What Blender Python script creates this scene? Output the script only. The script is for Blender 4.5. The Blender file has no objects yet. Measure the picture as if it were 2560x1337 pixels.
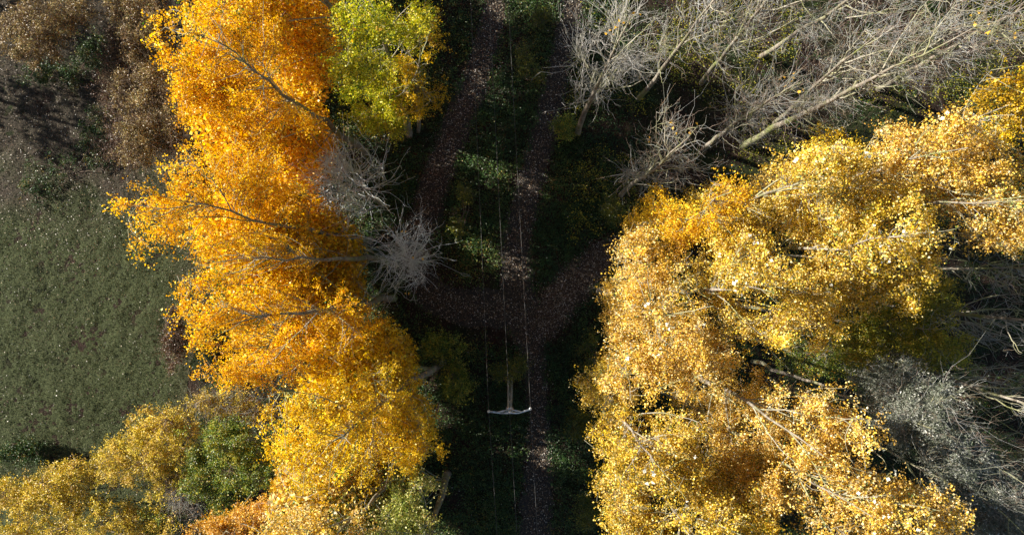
import bpy, math
import numpy as np
from mathutils import Vector, Matrix

rng = np.random.default_rng(11)
sc = bpy.context.scene
C = sc.collection
H = 50.0            # drone height above the ground, metres
F = 1778.0          # focal length in photo pixels (2560 wide)

# ------------------------------------------------------------------ camera, sky, sun, exposure
cam = bpy.data.cameras.new("camera")
cam.sensor_width = 36.0
cam.lens = 36.0 * F / 2560.0
cam.clip_start = 0.5
cam.clip_end = 2000.0
co = bpy.data.objects.new("camera", cam)
co.location = (0, 0, H)
co.rotation_euler = (0, 0, 0)
C.objects.link(co)
sc.camera = co

SUN_EL = math.radians(26.0)
sun_xy = Vector((-0.95, 0.31)).normalized()
world = bpy.data.worlds.new("World")
sc.world = world
world.use_nodes = True
wn = world.node_tree
bgn = wn.nodes.get("Background") or wn.nodes.new("ShaderNodeBackground")
sky = wn.nodes.new("ShaderNodeTexSky")
sky.sky_type = 'NISHITA'
sky.sun_disc = False
sky.sun_elevation = SUN_EL
sky.sun_rotation = math.atan2(sun_xy.x, sun_xy.y)
bgn.inputs["Strength"].default_value = 0.05
wn.links.new(sky.outputs[0], bgn.inputs[0])
out = wn.nodes.get("World Output") or wn.nodes.new("ShaderNodeOutputWorld")
wn.links.new(bgn.outputs[0], out.inputs[0])

sl = bpy.data.lights.new("sun", 'SUN')
sl.energy = 5.0
sl.angle = math.radians(0.5)
sl.color = (1.0, 0.93, 0.82)
so = bpy.data.objects.new("sun", sl)
sd = Vector((sun_xy.x * math.cos(SUN_EL), sun_xy.y * math.cos(SUN_EL), math.sin(SUN_EL)))
so.rotation_euler = sd.to_track_quat('Z', 'Y').to_euler()
so.location = sd * 60
C.objects.link(so)

vs = sc.view_settings
vs.view_transform = 'Standard'
vs.look = 'None'
vs.exposure = 1.3
vs.gamma = 1.0
vs.use_curve_mapping = False
sc.cycles.max_bounces = 7
sc.cycles.diffuse_bounces = 5
sc.cycles.glossy_bounces = 2
sc.cycles.transmission_bounces = 5
sc.cycles.sample_clamp_indirect = 4.0

# ------------------------------------------------------------------ helpers
def W(px, py, z=0.0):
    """world point at height z seen at photo pixel (px, py)"""
    s = (H - z) / F
    return np.array([(px - 1280.0) * s, (668.5 - py) * s, z])

def hash2(ix, iy, seed):
    n = (ix.astype(np.int64) * 374761393 + iy.astype(np.int64) * 668265263 + seed * 1442695041) & 0x7fffffff
    n = ((n ^ (n >> 13)) * 1274126177) & 0x7fffffff
    return ((n ^ (n >> 16)) & 0xffff) / 65535.0

def vnoise(x, y, scale=1.0, seed=0, octaves=3):
    x = np.asarray(x, float) / scale; y = np.asarray(y, float) / scale
    tot = 0; amp = 1.0; s = 0.0
    for o in range(octaves):
        ix = np.floor(x); iy = np.floor(y)
        fx = x - ix; fy = y - iy
        fx = fx * fx * (3 - 2 * fx); fy = fy * fy * (3 - 2 * fy)
        a = hash2(ix, iy, seed + o); b = hash2(ix + 1, iy, seed + o)
        c = hash2(ix, iy + 1, seed + o); d = hash2(ix + 1, iy + 1, seed + o)
        tot = tot + amp * ((a * (1 - fx) + b * fx) * (1 - fy) + (c * (1 - fx) + d * fx) * fy)
        s += amp; amp *= 0.5; x = x * 2.03 + 17.1; y = y * 2.03 + 5.7
    return tot / s

def ground_z(x, y):
    return (vnoise(x, y, 9.0, 3, 3) - 0.5) * 0.5 + (vnoise(x, y, 0.9, 8, 2) - 0.5) * 0.12

def smooth(a, b, x):
    t = np.clip((x - a) / (b - a), 0, 1)
    return t * t * (3 - 2 * t)

def mesh_from(name, V, Fc, mat, parent=None, attrs=None, smooth_shade=False):
    """V (n,3), Fc (m,k) with k = 3 or 4"""
    me = bpy.data.meshes.new(name)
    V = np.asarray(V, np.float32); Fc = np.asarray(Fc, np.int32)
    k = Fc.shape[1]
    me.vertices.add(len(V)); me.vertices.foreach_set("co", V.ravel())
    me.loops.add(Fc.size); me.loops.foreach_set("vertex_index", Fc.ravel())
    me.polygons.add(len(Fc))
    me.polygons.foreach_set("loop_start", np.arange(0, Fc.size, k, dtype=np.int32))
    me.polygons.foreach_set("loop_total", np.full(len(Fc), k, dtype=np.int32))
    if smooth_shade:
        me.polygons.foreach_set("use_smooth", np.ones(len(Fc), dtype=bool))
    for an, av in (attrs or {}).items():
        a = me.attributes.new(an, 'FLOAT', 'POINT')
        a.data.foreach_set("value", np.asarray(av, np.float32))
    me.update(calc_edges=True)
    me.materials.append(mat)
    o = bpy.data.objects.new(name, me)
    C.objects.link(o)
    if parent is not None:
        o.parent = parent
        o.matrix_parent_inverse = Matrix.Identity(4)
        # geometry is given in world space: shift it into the parent's space
        o.data.transform(Matrix.Translation(-parent.location))
    return o

def thing(name, loc, label, cat, group=None):
    o = bpy.data.objects.new(name, None)
    o.empty_display_size = 0.3
    o.location = Vector([float(v) for v in loc])
    o["label"] = label; o["category"] = cat
    if group: o["group"] = group
    C.objects.link(o)
    return o

def stuff(o, label=None, cat=None):
    o["kind"] = "stuff"
    if label: o["label"] = label
    if cat: o["category"] = cat
    return o

def tubes(P, R, S=5):
    """P (N,K,3) polylines, R (N,K) radii -> verts, quads"""
    P = np.asarray(P, float); R = np.asarray(R, float)
    N, K, _ = P.shape
    T = np.gradient(P, axis=1)
    T /= np.linalg.norm(T, axis=2, keepdims=True) + 1e-9
    ref = np.array([0.13, 0.95, 0.21]); ref /= np.linalg.norm(ref)
    U = np.cross(T, ref); U /= np.linalg.norm(U, axis=2, keepdims=True) + 1e-9
    Vv = np.cross(T, U)
    a = np.arange(S) * 2 * math.pi / S
    ring = (U[:, :, None, :] * np.cos(a)[None, None, :, None] + Vv[:, :, None, :] * np.sin(a)[None, None, :, None])
    V = P[:, :, None, :] + ring * R[:, :, None, None]
    V = V.reshape(-1, 3)
    idx = np.arange(N * K * S).reshape(N, K, S)
    a0 = idx[:, :-1, :]; a1 = np.roll(idx, -1, axis=2)[:, :-1, :]
    b0 = idx[:, 1:, :]; b1 = np.roll(idx, -1, axis=2)[:, 1:, :]
    Q = np.stack([a0, a1, b1, b0], axis=-1).reshape(-1, 4)
    return V, Q

def bez(A, B, Cc, K):
    t = np.linspace(0, 1, K)[None, :, None]
    return (1 - t) ** 2 * A[:, None] + 2 * t * (1 - t) * B[:, None] + t ** 2 * Cc[:, None]

def unit(n):
    v = rng.normal(size=(n, 3))
    return v / np.linalg.norm(v, axis=1, keepdims=True)

def leaf_mesh_data(P, size, flat=0.0, narrow=0.8, droop=0.0):
    """one folded four-cornered leaf at each point"""
    n = len(P)
    size = np.asarray(size) * np.ones(n)
    nrm = unit(n); nrm[:, 2] = np.abs(nrm[:, 2]) * (.6 if flat < .45 else 1) + flat
    nrm /= np.linalg.norm(nrm, axis=1, keepdims=True)
    d = unit(n); d[:, 2] -= droop
    d -= nrm * (d * nrm).sum(1, keepdims=True)
    d /= np.linalg.norm(d, axis=1, keepdims=True) + 1e-9
    s = np.cross(nrm, d)
    L = size[:, None]; w = L * narrow * 0.5
    fold = nrm * L * rng.uniform(0.05, 0.28, (n, 1))
    v0 = P - d * L * 0.5
    v2 = P + d * L * 0.5 - nrm * L * rng.uniform(0, 0.25, (n, 1))
    v1 = P - d * L * 0.08 + s * w + fold
    v3 = P - d * L * 0.08 - s * w + fold
    V = np.stack([v0, v1, v2, v3], axis=1).reshape(-1, 3)
    Q = np.arange(4 * n).reshape(n, 4)
    return V, Q

def foliage(name, P, size, mat, parent=None, clump=None, flat=0.0, narrow=0.8, droop=0.0, tone=None):
    V, Q = leaf_mesh_data(P, size, flat, narrow, droop)
    n = len(P)
    t = rng.random(n) if tone is None else tone
    c = np.full(n, 0.5) if clump is None else clump
    return mesh_from(name, V, Q, mat, parent, {"tone": np.repeat(t, 4), "clump": np.repeat(c, 4)})

# ------------------------------------------------------------------ materials
def nodes(mat):
    mat.use_nodes = True
    nt = mat.node_tree; nt.nodes.clear()
    o = nt.nodes.new("ShaderNodeOutputMaterial")
    return nt, o

def leaf_mat(name, stops, trans=0.35, rough=0.42, spec=0.45, clump_amt=0.35, tcol=1.15):
    """stops: (position, (r,g,b)); each leaf picks its own colour by its tone"""
    m = bpy.data.materials.new(name); nt, o = nodes(m)
    N, Lk = nt.nodes, nt.links
    at = N.new("ShaderNodeAttribute"); at.attribute_name = "tone"
    ac = N.new("ShaderNodeAttribute"); ac.attribute_name = "clump"
    cr = N.new("ShaderNodeValToRGB")
    cr.color_ramp.elements[0].position = stops[0][0]; cr.color_ramp.elements[0].color = (*stops[0][1], 1)
    cr.color_ramp.elements[1].position = stops[-1][0]; cr.color_ramp.elements[1].color = (*stops[-1][1], 1)
    for p, c in stops[1:-1]:
        e = cr.color_ramp.elements.new(p); e.color = (*c, 1)
    Lk.new(at.outputs["Fac"], cr.inputs[0])
    hs = N.new("ShaderNodeHueSaturation")
    mr = N.new("ShaderNodeMapRange")
    mr.inputs[3].default_value = 1 - clump_amt; mr.inputs[4].default_value = 1 + clump_amt
    Lk.new(ac.outputs["Fac"], mr.inputs[0]); Lk.new(mr.outputs[0], hs.inputs["Value"])
    mh = N.new("ShaderNodeMapRange"); mh.inputs[3].default_value = 0.494; mh.inputs[4].default_value = 0.516
    Lk.new(ac.outputs["Fac"], mh.inputs[0]); Lk.new(mh.outputs[0], hs.inputs["Hue"])
    Lk.new(cr.outputs[0], hs.inputs["Color"])
    b = N.new("ShaderNodeBsdfPrincipled")
    b.inputs["Roughness"].default_value = rough
    b.inputs["Specular IOR Level"].default_value = spec
    Lk.new(hs.outputs[0], b.inputs["Base Color"])
    if trans > 0:
        tr = N.new("ShaderNodeBsdfTranslucent")
        g = N.new("ShaderNodeHueSaturation"); g.inputs["Saturation"].default_value = tcol
        Lk.new(hs.outputs[0], g.inputs["Color"]); Lk.new(g.outputs[0], tr.inputs[0])
        mx = N.new("ShaderNodeMixShader"); mx.inputs[0].default_value = trans
        Lk.new(b.outputs[0], mx.inputs[1]); Lk.new(tr.outputs[0], mx.inputs[2])
        Lk.new(mx.outputs[0], o.inputs[0])
    else:
        Lk.new(b.outputs[0], o.inputs[0])
    return m

def bark_mat(name, c1, c2, c3, moss=0.5, scale=3.0):
    m = bpy.data.materials.new(name); nt, o = nodes(m)
    N, Lk = nt.nodes, nt.links
    g = N.new("ShaderNodeNewGeometry")
    n1 = N.new("ShaderNodeTexNoise"); n1.inputs["Scale"].default_value = scale; n1.inputs["Detail"].default_value = 5
    n2 = N.new("ShaderNodeTexNoise"); n2.inputs["Scale"].default_value = 0.6; n2.inputs["Detail"].default_value = 3
    Lk.new(g.outputs["Position"], n1.inputs["Vector"]); Lk.new(g.outputs["Position"], n2.inputs["Vector"])
    r1 = N.new("ShaderNodeValToRGB"); r1.color_ramp.elements[0].position = 0.35; r1.color_ramp.elements[1].position = 0.7
    r1.color_ramp.elements[0].color = (*c1, 1); r1.color_ramp.elements[1].color = (*c2, 1)
    Lk.new(n1.outputs[0], r1.inputs[0])
    r2 = N.new("ShaderNodeMapRange"); r2.inputs[1].default_value = 0.62 - moss * 0.25; r2.inputs[2].default_value = 0.68
    Lk.new(n2.outputs[0], r2.inputs[0])
    mx = N.new("ShaderNodeMix"); mx.data_type = 'RGBA'
    Lk.new(r2.outputs[0], mx.inputs[0]); Lk.new(r1.outputs[0], mx.inputs[6]); mx.inputs[7].default_value = (*c3, 1)
    b = N.new("ShaderNodeBsdfPrincipled"); b.inputs["Roughness"].default_value = 0.85
    b.inputs["Specular IOR Level"].default_value = 0.2
    Lk.new(mx.outputs[2], b.inputs["Base Color"])
    w = N.new("ShaderNodeTexWave"); w.bands_direction = 'Z'; w.inputs["Scale"].default_value = 0.9
    w.inputs["Distortion"].default_value = 9.0; w.inputs["Detail"].default_value = 3
    Lk.new(g.outputs["Position"], w.inputs["Vector"])
    ad = N.new("ShaderNodeMath"); ad.operation = 'ADD'
    Lk.new(w.outputs[1], ad.inputs[0]); Lk.new(n1.outputs[0], ad.inputs[1])
    bp = N.new("ShaderNodeBump"); bp.inputs["Strength"].default_value = 0.6; bp.inputs["Distance"].default_value = 0.03
    Lk.new(ad.outputs[0], bp.inputs["Height"]); Lk.new(bp.outputs[0], b.inputs["Normal"])
    Lk.new(b.outputs[0], o.inputs[0])
    return m

def plain_mat(name, col, rough=0.5, metal=0.0, var=0.2, scale=8):
    m = bpy.data.materials.new(name); nt, o = nodes(m)
    N, Lk = nt.nodes, nt.links
    b = N.new("ShaderNodeBsdfPrincipled")
    b.inputs["Roughness"].default_value = rough; b.inputs["Metallic"].default_value = metal
    g = N.new("ShaderNodeNewGeometry")
    n1 = N.new("ShaderNodeTexNoise"); n1.inputs["Scale"].default_value = scale
    Lk.new(g.outputs["Position"], n1.inputs["Vector"])
    r1 = N.new("ShaderNodeValToRGB")
    r1.color_ramp.elements[0].position = 0.3; r1.color_ramp.elements[1].position = 0.7
    r1.color_ramp.elements[0].color = (*[c * (1 - var) for c in col], 1)
    r1.color_ramp.elements[1].color = (*[min(1, c * (1 + var)) for c in col], 1)
    Lk.new(n1.outputs[0], r1.inputs[0]); Lk.new(r1.outputs[0], b.inputs["Base Color"])
    Lk.new(b.outputs[0], o.inputs[0])
    return m

M_orange = leaf_mat("orange_leaves", [(0.0, (.42, .19, .02)), (0.2, (.76, .35, .012)), (0.5, (.92, .51, .016)), (0.8, (.94, .61, .04)), (0.93, (.94, .72, .20)), (0.985, (.90, .74, .34)), (0.99, (.10, .22, .03)), (1.0, (.08, .18, .03))], trans=0.42)
M_honey = leaf_mat("honey_leaves", [(0.0, (.36, .20, .02)), (0.2, (.70, .40, .018)), (0.5, (.90, .58, .025)), (0.8, (.94, .68, .06)), (0.93, (.94, .78, .24)), (0.985, (.88, .74, .34)), (0.99, (.12, .22, .03)), (1.0, (.08, .18, .03))], trans=0.42)
M_amber = leaf_mat("amber_leaves", [(0.0, (.30, .15, .02)), (0.25, (.66, .35, .015)), (0.6, (.88, .51, .02)), (0.88, (.92, .64, .08)), (0.97, (.40, .36, .04)), (1.0, (.10, .20, .03))], trans=0.4)
M_tan = leaf_mat("tan_gold_leaves", [(0.0, (.20, .13, .02)), (0.22, (.56, .32, .03)), (0.47, (.88, .54, .09)), (0.70, (.92, .68, .27)), (0.85, (.93, .83, .56)), (0.95, (.36, .36, .06)), (1.0, (.07, .12, .03))], trans=0.38, rough=0.42, spec=0.42)
M_gold = leaf_mat("yellow_gold_leaves", [(0.0, (.16, .15, .02)), (0.24, (.48, .31, .02)), (0.5, (.86, .55, .06)), (0.74, (.92, .69, .22)), (0.87, (.92, .82, .50)), (0.93, (.24, .30, .04)), (1.0, (.06, .12, .03))], trans=0.38, rough=0.42, spec=0.42)
M_rust = leaf_mat("rusty_leaves", [(0.0, (.28, .12, .03)), (0.3, (.60, .31, .05)), (0.6, (.84, .49, .11)), (0.85, (.90, .62, .24)), (1.0, (.90, .70, .40))], trans=0.36)
M_lime = leaf_mat("yellow_green_leaves", [(0.0, (.12, .18, .02)), (0.3, (.36, .40, .03)), (0.6, (.58, .54, .04)), (0.85, (.76, .58, .05)), (0.95, (.84, .76, .26)), (1.0, (.06, .14, .03))], trans=0.4)
M_limeor = leaf_mat("yellow_orange_leaves", [(0.0, (.2, .15, .015)), (0.3, (.58, .38, .02)), (0.6, (.76, .44, .015)), (0.85, (.82, .54, .05)), (1.0, (.16, .24, .03))], trans=0.4)
M_sage = leaf_mat("sage_leaves", [(0.0, (0.075, 0.112, 0.025)), (0.35, (0.250, 0.288, 0.050)), (0.65, (0.500, 0.475, 0.112)), (0.88, (0.750, 0.700, 0.375)), (1.0, (0.775, 0.525, 0.100))], trans=0.3)
M_oliv = leaf_mat("olive_gold_leaves", [(0.0, (0.161, 0.141, 0.020)), (0.3, (0.443, 0.342, 0.030)), (0.65, (0.745, 0.503, 0.060)), (0.9, (0.866, 0.604, 0.141)), (1.0, (0.624, 0.383, 0.151))], trans=0.35)
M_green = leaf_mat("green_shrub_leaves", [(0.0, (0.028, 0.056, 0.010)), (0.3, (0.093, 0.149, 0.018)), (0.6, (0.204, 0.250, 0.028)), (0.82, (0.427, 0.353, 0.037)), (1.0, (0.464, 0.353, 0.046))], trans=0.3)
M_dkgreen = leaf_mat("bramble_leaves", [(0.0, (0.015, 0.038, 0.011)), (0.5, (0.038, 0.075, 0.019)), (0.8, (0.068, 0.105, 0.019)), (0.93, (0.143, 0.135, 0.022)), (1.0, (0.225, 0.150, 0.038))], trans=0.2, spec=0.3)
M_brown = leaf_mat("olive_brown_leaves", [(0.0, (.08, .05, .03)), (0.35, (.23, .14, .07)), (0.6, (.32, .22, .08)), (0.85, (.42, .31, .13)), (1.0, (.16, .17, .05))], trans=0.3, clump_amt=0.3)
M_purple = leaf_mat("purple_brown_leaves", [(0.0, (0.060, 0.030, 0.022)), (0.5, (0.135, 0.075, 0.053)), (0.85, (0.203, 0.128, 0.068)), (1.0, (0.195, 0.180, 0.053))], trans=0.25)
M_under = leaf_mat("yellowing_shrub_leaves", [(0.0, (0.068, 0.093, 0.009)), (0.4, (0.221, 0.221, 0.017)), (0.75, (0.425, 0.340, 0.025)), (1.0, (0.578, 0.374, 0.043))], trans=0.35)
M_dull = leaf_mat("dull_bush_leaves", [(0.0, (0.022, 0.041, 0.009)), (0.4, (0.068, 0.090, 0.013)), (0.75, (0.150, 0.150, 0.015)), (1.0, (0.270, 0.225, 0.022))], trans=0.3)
M_silver = leaf_mat("silver_willow_leaves", [(0.0, (0.068, 0.082, 0.049)), (0.4, (0.136, 0.151, 0.107)), (0.75, (0.252, 0.262, 0.213)), (1.0, (0.641, 0.641, 0.583))], trans=0.2, rough=0.5, spec=.25, tcol=0.9)
M_cream = leaf_mat("pale_leaf_underside", [(0.0, (.72, .72, .60)), (1.0, (.88, .86, .74))], trans=0.25)
M_leafor = leaf_mat("lone_orange_leaf", [(0.0, (.85, .42, .03)), (1.0, (.9, .6, .12))], trans=0.4)
M_litter = leaf_mat("fallen_leaves", [(0.0, (0.032, 0.020, 0.014)), (0.45, (0.070, 0.045, 0.033)), (0.7, (0.125, 0.085, 0.060)), (0.86, (0.235, 0.165, 0.095)), (0.94, (0.40, 0.35, 0.29)), (1.0, (0.62, 0.59, 0.54))], trans=0.0, spec=0.2, clump_amt=0.2)
M_grass = leaf_mat("meadow_grass", [(0.0, (0.011, 0.016, 0.006)), (0.35, (0.036, 0.048, 0.018)), (0.65, (0.066, 0.086, 0.028)), (0.85, (0.115, 0.125, 0.055)), (1.0, (0.24, 0.21, 0.15))], trans=0.2, spec=0.25, clump_amt=0.35)

M_bark = bark_mat("grey_poplar_bark", (0.144, 0.122, 0.094), (0.331, 0.295, 0.245), (0.173, 0.194, 0.072), moss=0.55)
M_twig = bark_mat("pale_twigs", (.20, .205, .20), (.44, .445, .43), (.24, .25, .15), moss=0.5, scale=1.0)
M_twiglit = bark_mat("lit_twigs", (.50, .54, .54), (.78, .82, .82), (.50, .56, .42), moss=0.4, scale=1.0)  # whitened twig bark: light on two shaded bare trees put into the colour
M_twigmid = bark_mat("light_grey_twigs", (.32, .31, .28), (.58, .56, .52), (.36, .36, .24), moss=0.5, scale=1.0)
M_tip = bark_mat("reddish_twig_tips", (.22, .16, .12), (.42, .33, .27), (.30, .22, .14), moss=0.6, scale=.8)
M_twigdk = bark_mat("brown_twigs", (0.090, 0.068, 0.053), (0.180, 0.128, 0.098), (0.112, 0.098, 0.045), moss=0.4, scale=1.0)
M_limb = bark_mat("lichen_limbs", (0.224, 0.206, 0.150), (0.419, 0.389, 0.314), (0.247, 0.261, 0.098), moss=0.75, scale=1.5)

# ground materials -----------------------------------------------------------
def ground_mat(name, kind):
    m = bpy.data.materials.new(name); nt, o = nodes(m)
    N, Lk = nt.nodes, nt.links
    g = N.new("ShaderNodeNewGeometry")
    def noise(scale, detail=4):
        n = N.new("ShaderNodeTexNoise"); n.inputs["Scale"].default_value = scale; n.inputs["Detail"].default_value = detail
        Lk.new(g.outputs["Position"], n.inputs["Vector"]); return n
    def ramp(src, stops):
        r = N.new("ShaderNodeValToRGB"); r.color_ramp.elements[0].position = stops[0][0]; r.color_ramp.elements[0].color = (*stops[0][1], 1)
        r.color_ramp.elements[1].position = stops[-1][0]; r.color_ramp.elements[1].color = (*stops[-1][1], 1)
        for p, c in stops[1:-1]:
            e = r.color_ramp.elements.new(p); e.color = (*c, 1)
        Lk.new(src, r.inputs[0]); return r
    def mix(f, a, b):
        x = N.new("ShaderNodeMix"); x.data_type = 'RGBA'
        Lk.new(f, x.inputs[0]); Lk.new(a, x.inputs[6]); Lk.new(b, x.inputs[7]); return x.outputs[2]
    n_f = noise(11, 6); n_m = noise(2.2, 4); n_l = noise(0.35, 3)
    if kind == 'soil':
        base = ramp(n_f.outputs[0], [(0.3, (0.0122, 0.0082, 0.0061)), (0.55, (0.0306, 0.0190, 0.0136)), (0.75, (0.0612, 0.0374, 0.0272))])
        gr = ramp(n_m.outputs[0], [(0.3, (0.0082, 0.0122, 0.0048)), (0.7, (0.0272, 0.0340, 0.0102))])
        f = ramp(n_l.outputs[0], [(0.42, (0, 0, 0)), (0.6, (1, 1, 1))])
        col = mix(f.outputs[0], base.outputs[0], gr.outputs[0])
    elif kind == 'track':
        base = ramp(n_f.outputs[0], [(0.3, (.020, .019, .016)), (0.55, (.048, .044, .039)), (0.75, (.092, .085, .075))])
        gr = ramp(n_m.outputs[0], [(0.3, (.020, .021, .012)), (0.7, (.062, .054, .042))])
        f = ramp(n_l.outputs[0], [(0.4, (0, 0, 0)), (0.6, (0.4080, 0.4080, 0.4080))])
        col = mix(f.outputs[0], base.outputs[0], gr.outputs[0])
    else:
        at = N.new("ShaderNodeAttribute"); at.attribute_name = "litter"
        green = ramp(n_f.outputs[0], [(0.3, (.022, .029, .012)), (0.55, (.050, .062, .024)), (0.75, (.10, .108, .05))])
        soil = ramp(n_f.outputs[0], [(0.3, (.022, .017, .012)), (0.55, (.050, .039, .030)), (0.75, (.10, .077, .06))])
        col = mix(at.outputs["Fac"], green.outputs[0], soil.outputs[0])
    b = N.new("ShaderNodeBsdfPrincipled"); b.inputs["Roughness"].default_value = 0.9
    b.inputs["Specular IOR Level"].default_value = 0.15
    Lk.new(col, b.inputs["Base Color"])
    bp = N.new("ShaderNodeBump"); bp.inputs["Strength"].default_value = 0.9; bp.inputs["Distance"].default_value = 0.06
    Lk.new(n_f.outputs[0], bp.inputs["Height"]); Lk.new(bp.outputs[0], b.inputs["Normal"])
    Lk.new(b.outputs[0], o.inputs[0])
    return m

# ------------------------------------------------------------------ ground, meadow, tracks
def grid(xs, ys, zf):
    X, Y = np.meshgrid(xs, ys)
    Z = zf(X, Y)
    V = np.stack([X, Y, Z], -1).reshape(-1, 3)
    nx, ny = len(xs), len(ys)
    i = np.arange(nx * ny).reshape(ny, nx)
    Q = np.stack([i[:-1, :-1], i[:-1, 1:], i[1:, 1:], i[1:, :-1]], -1).reshape(-1, 4)
    return V, Q

xs = np.concatenate([[-400, -200, -100, -70], np.arange(-56, 56.1, 0.4), [70, 100, 200, 400]])
ys = np.concatenate([[-400, -200, -100, -60], np.arange(-38, 38.1, 0.4), [60, 100, 200, 400]])
V, Q = grid(xs, ys, ground_z)
g = mesh_from("ground", V, Q, ground_mat("woodland_soil", 'soil'), smooth_shade=True); g["kind"] = "structure"

# the meadow left of the tree row
mxs = np.concatenate([np.arange(-90, -38, 1.0), np.arange(-38, -17.6, 0.095)]); mys = np.concatenate([np.arange(-60, -20, 1.0), np.arange(-20, 20, 0.095), np.arange(20, 60, 1.0)])
def meadow_right(y):       # x of the meadow's right edge
    return np.interp(y, [-18, -11, -6, 0, 6, 12, 26], [-24, -23.2, -22.2, -21.5, -22, -23, -23]) + (vnoise(y, y * 0 + 3, 1.5, 5) - 0.5) * 1.2
def meadow_z(X, Y):
    return ground_z(X, Y) + 0.02 + (vnoise(X, Y, 0.2, 21, 2) - 0.5) * 0.075 + (vnoise(X, Y, 1.1, 23, 2) - 0.5) * 0.06
MV, MQ = grid(mxs, mys, meadow_z)
cen = MV[MQ].mean(1)
keep = cen[:, 0] < meadow_right(cen[:, 1])
lit = smooth(1.5, 7.5, MV[:, 1] + (vnoise(MV[:, 0], MV[:, 1], 2.5, 31, 3) - 0.5) * 7) * 0.85 + 0.12 * vnoise(MV[:, 0], MV[:, 1], 0.8, 33)
lit = np.clip(lit + smooth(-24.5, -22, MV[:, 0]) * 0.5, 0, 1)
mo = mesh_from("meadow", MV, MQ[keep], ground_mat("meadow_turf", 'meadow'), attrs={"litter": lit}, smooth_shade=True)
mo["kind"] = "structure"

TR_L = [(1262, -140, 34), (1245, -10, 34), (1222, 90, 36), (1190, 200, 42), (1140, 320, 42), (1098, 420, 44), (1068, 520, 46), (1040, 620, 44), (1045, 700, 44), (1090, 755, 50), (1180, 770, 56), (1290, 775, 52)]
TR_R = [(1470, -160, 30), (1440, -20, 30), (1420, 60, 30), (1392, 190, 34), (1362, 330, 38), (1325, 460, 40), (1298, 570, 40), (1288, 680, 46), (1300, 790, 50), (1338, 900, 34), (1348, 1040, 30), (1345, 1180, 44), (1340, 1340, 50), (1338, 1480, 50)]
TR_X = [(1600, 600, 44), (1520, 640, 50), (1440, 700, 58), (1380, 770, 56), (1340, 840, 40)]
track_pts = []
def ribbon(pts, seed):
    c = np.array([W(p[0], p[1])[:2] for p in pts]); w = np.array([p[2] for p in pts]) * H / F * .86
    d = np.r_[0, np.cumsum(np.linalg.norm(np.diff(c, axis=0), axis=1))]
    s = np.arange(0, d[-1], 0.3)
    cx = np.interp(s, d, c[:, 0]); cy = np.interp(s, d, c[:, 1]); ww = np.interp(s, d, w)
    k = np.ones(9) / 9
    cx = np.convolve(np.pad(cx, 4, mode='edge'), k, 'valid'); cy = np.convolve(np.pad(cy, 4, mode='edge'), k, 'valid')
    tx, ty = np.gradient(cx), np.gradient(cy); l = np.hypot(tx, ty); nx, ny = -ty / l, tx / l
    u = np.linspace(-1, 1, 9)
    e = 1 + (vnoise(s, s * 0 + seed, .9, seed) - 0.5) * 0.75; e2 = 1 + (vnoise(s, s * 0 + seed + 9, .8, seed + 5) - 0.5) * 0.75
    wd = np.where(u[None] > 0, (ww * e)[:, None], (ww * e2)[:, None])
    X = cx[:, None] + nx[:, None] * u[None] * wd
    Y = cy[:, None] + ny[:, None] * u[None] * wd
    Z = ground_z(X, Y) + 0.045 - 0.04 * np.abs(u)[None] ** 6
    Vv = np.stack([X, Y, Z], -1).reshape(-1, 3)
    i = np.arange(X.size).reshape(X.shape)
    Qq = np.stack([i[:-1, :-1], i[:-1, 1:], i[1:, 1:], i[1:, :-1]], -1).reshape(-1, 4)
    track_pts.append((np.stack([cx, cy], 1), ww))
    return Vv, Qq
M_track = ground_mat("leafy_track", 'track')
for nm, pts, sd_ in (("track", TR_L, 41), ("track", TR_R, 47), ("track", TR_X, 53)):
    v_, q_ = ribbon(pts, sd_)
    if sd_ != 41: v_[:, 2] += 0.006 * (sd_ - 41) / 6
    t_ = mesh_from(nm, v_, q_, M_track, smooth_shade=True); t_["kind"] = "structure"

def track_dist(P):
    """distance to the nearest track centre in half-widths"""
    best = np.full(len(P), 9.0)
    for c, w in track_pts:
        for k in range(0, len(c), 2):
            dd = np.hypot(P[:, 0] - c[k, 0], P[:, 1] - c[k, 1]) / w[k]
            best = np.minimum(best, dd)
    return best

# ------------------------------------------------------------------ trees
tree_count = [0]
def blob_points(blobs, n, shell=2.4):
    vol = np.array([b[3] * b[4] * b[5] * (H - b[2]) ** 2 for b in blobs]); vol = vol ** 0.9
    pick = rng.choice(len(blobs), n, p=vol / vol.sum())
    d = unit(n); r = rng.random(n) ** (1 / shell)
    P = np.zeros((n, 3))
    for i, b in enumerate(blobs):
        k = pick == i
        # uneven outline: boughs reach out further in a few directions
        lob = unit(7); f = np.clip((d[k] @ lob.T).max(1), 0, 1) ** 5
        r[k] *= 0.74 + 0.52 * f
        c = W(b[0], b[1], b[2]); s = (H - b[2]) / F
        # the crown leans along the line of sight only as far as its own height spans
        off = d[k] * r[k][:, None] * np.array([b[3] * s, b[4] * s, b[5]])
        P[k] = c + off
    return P

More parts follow.
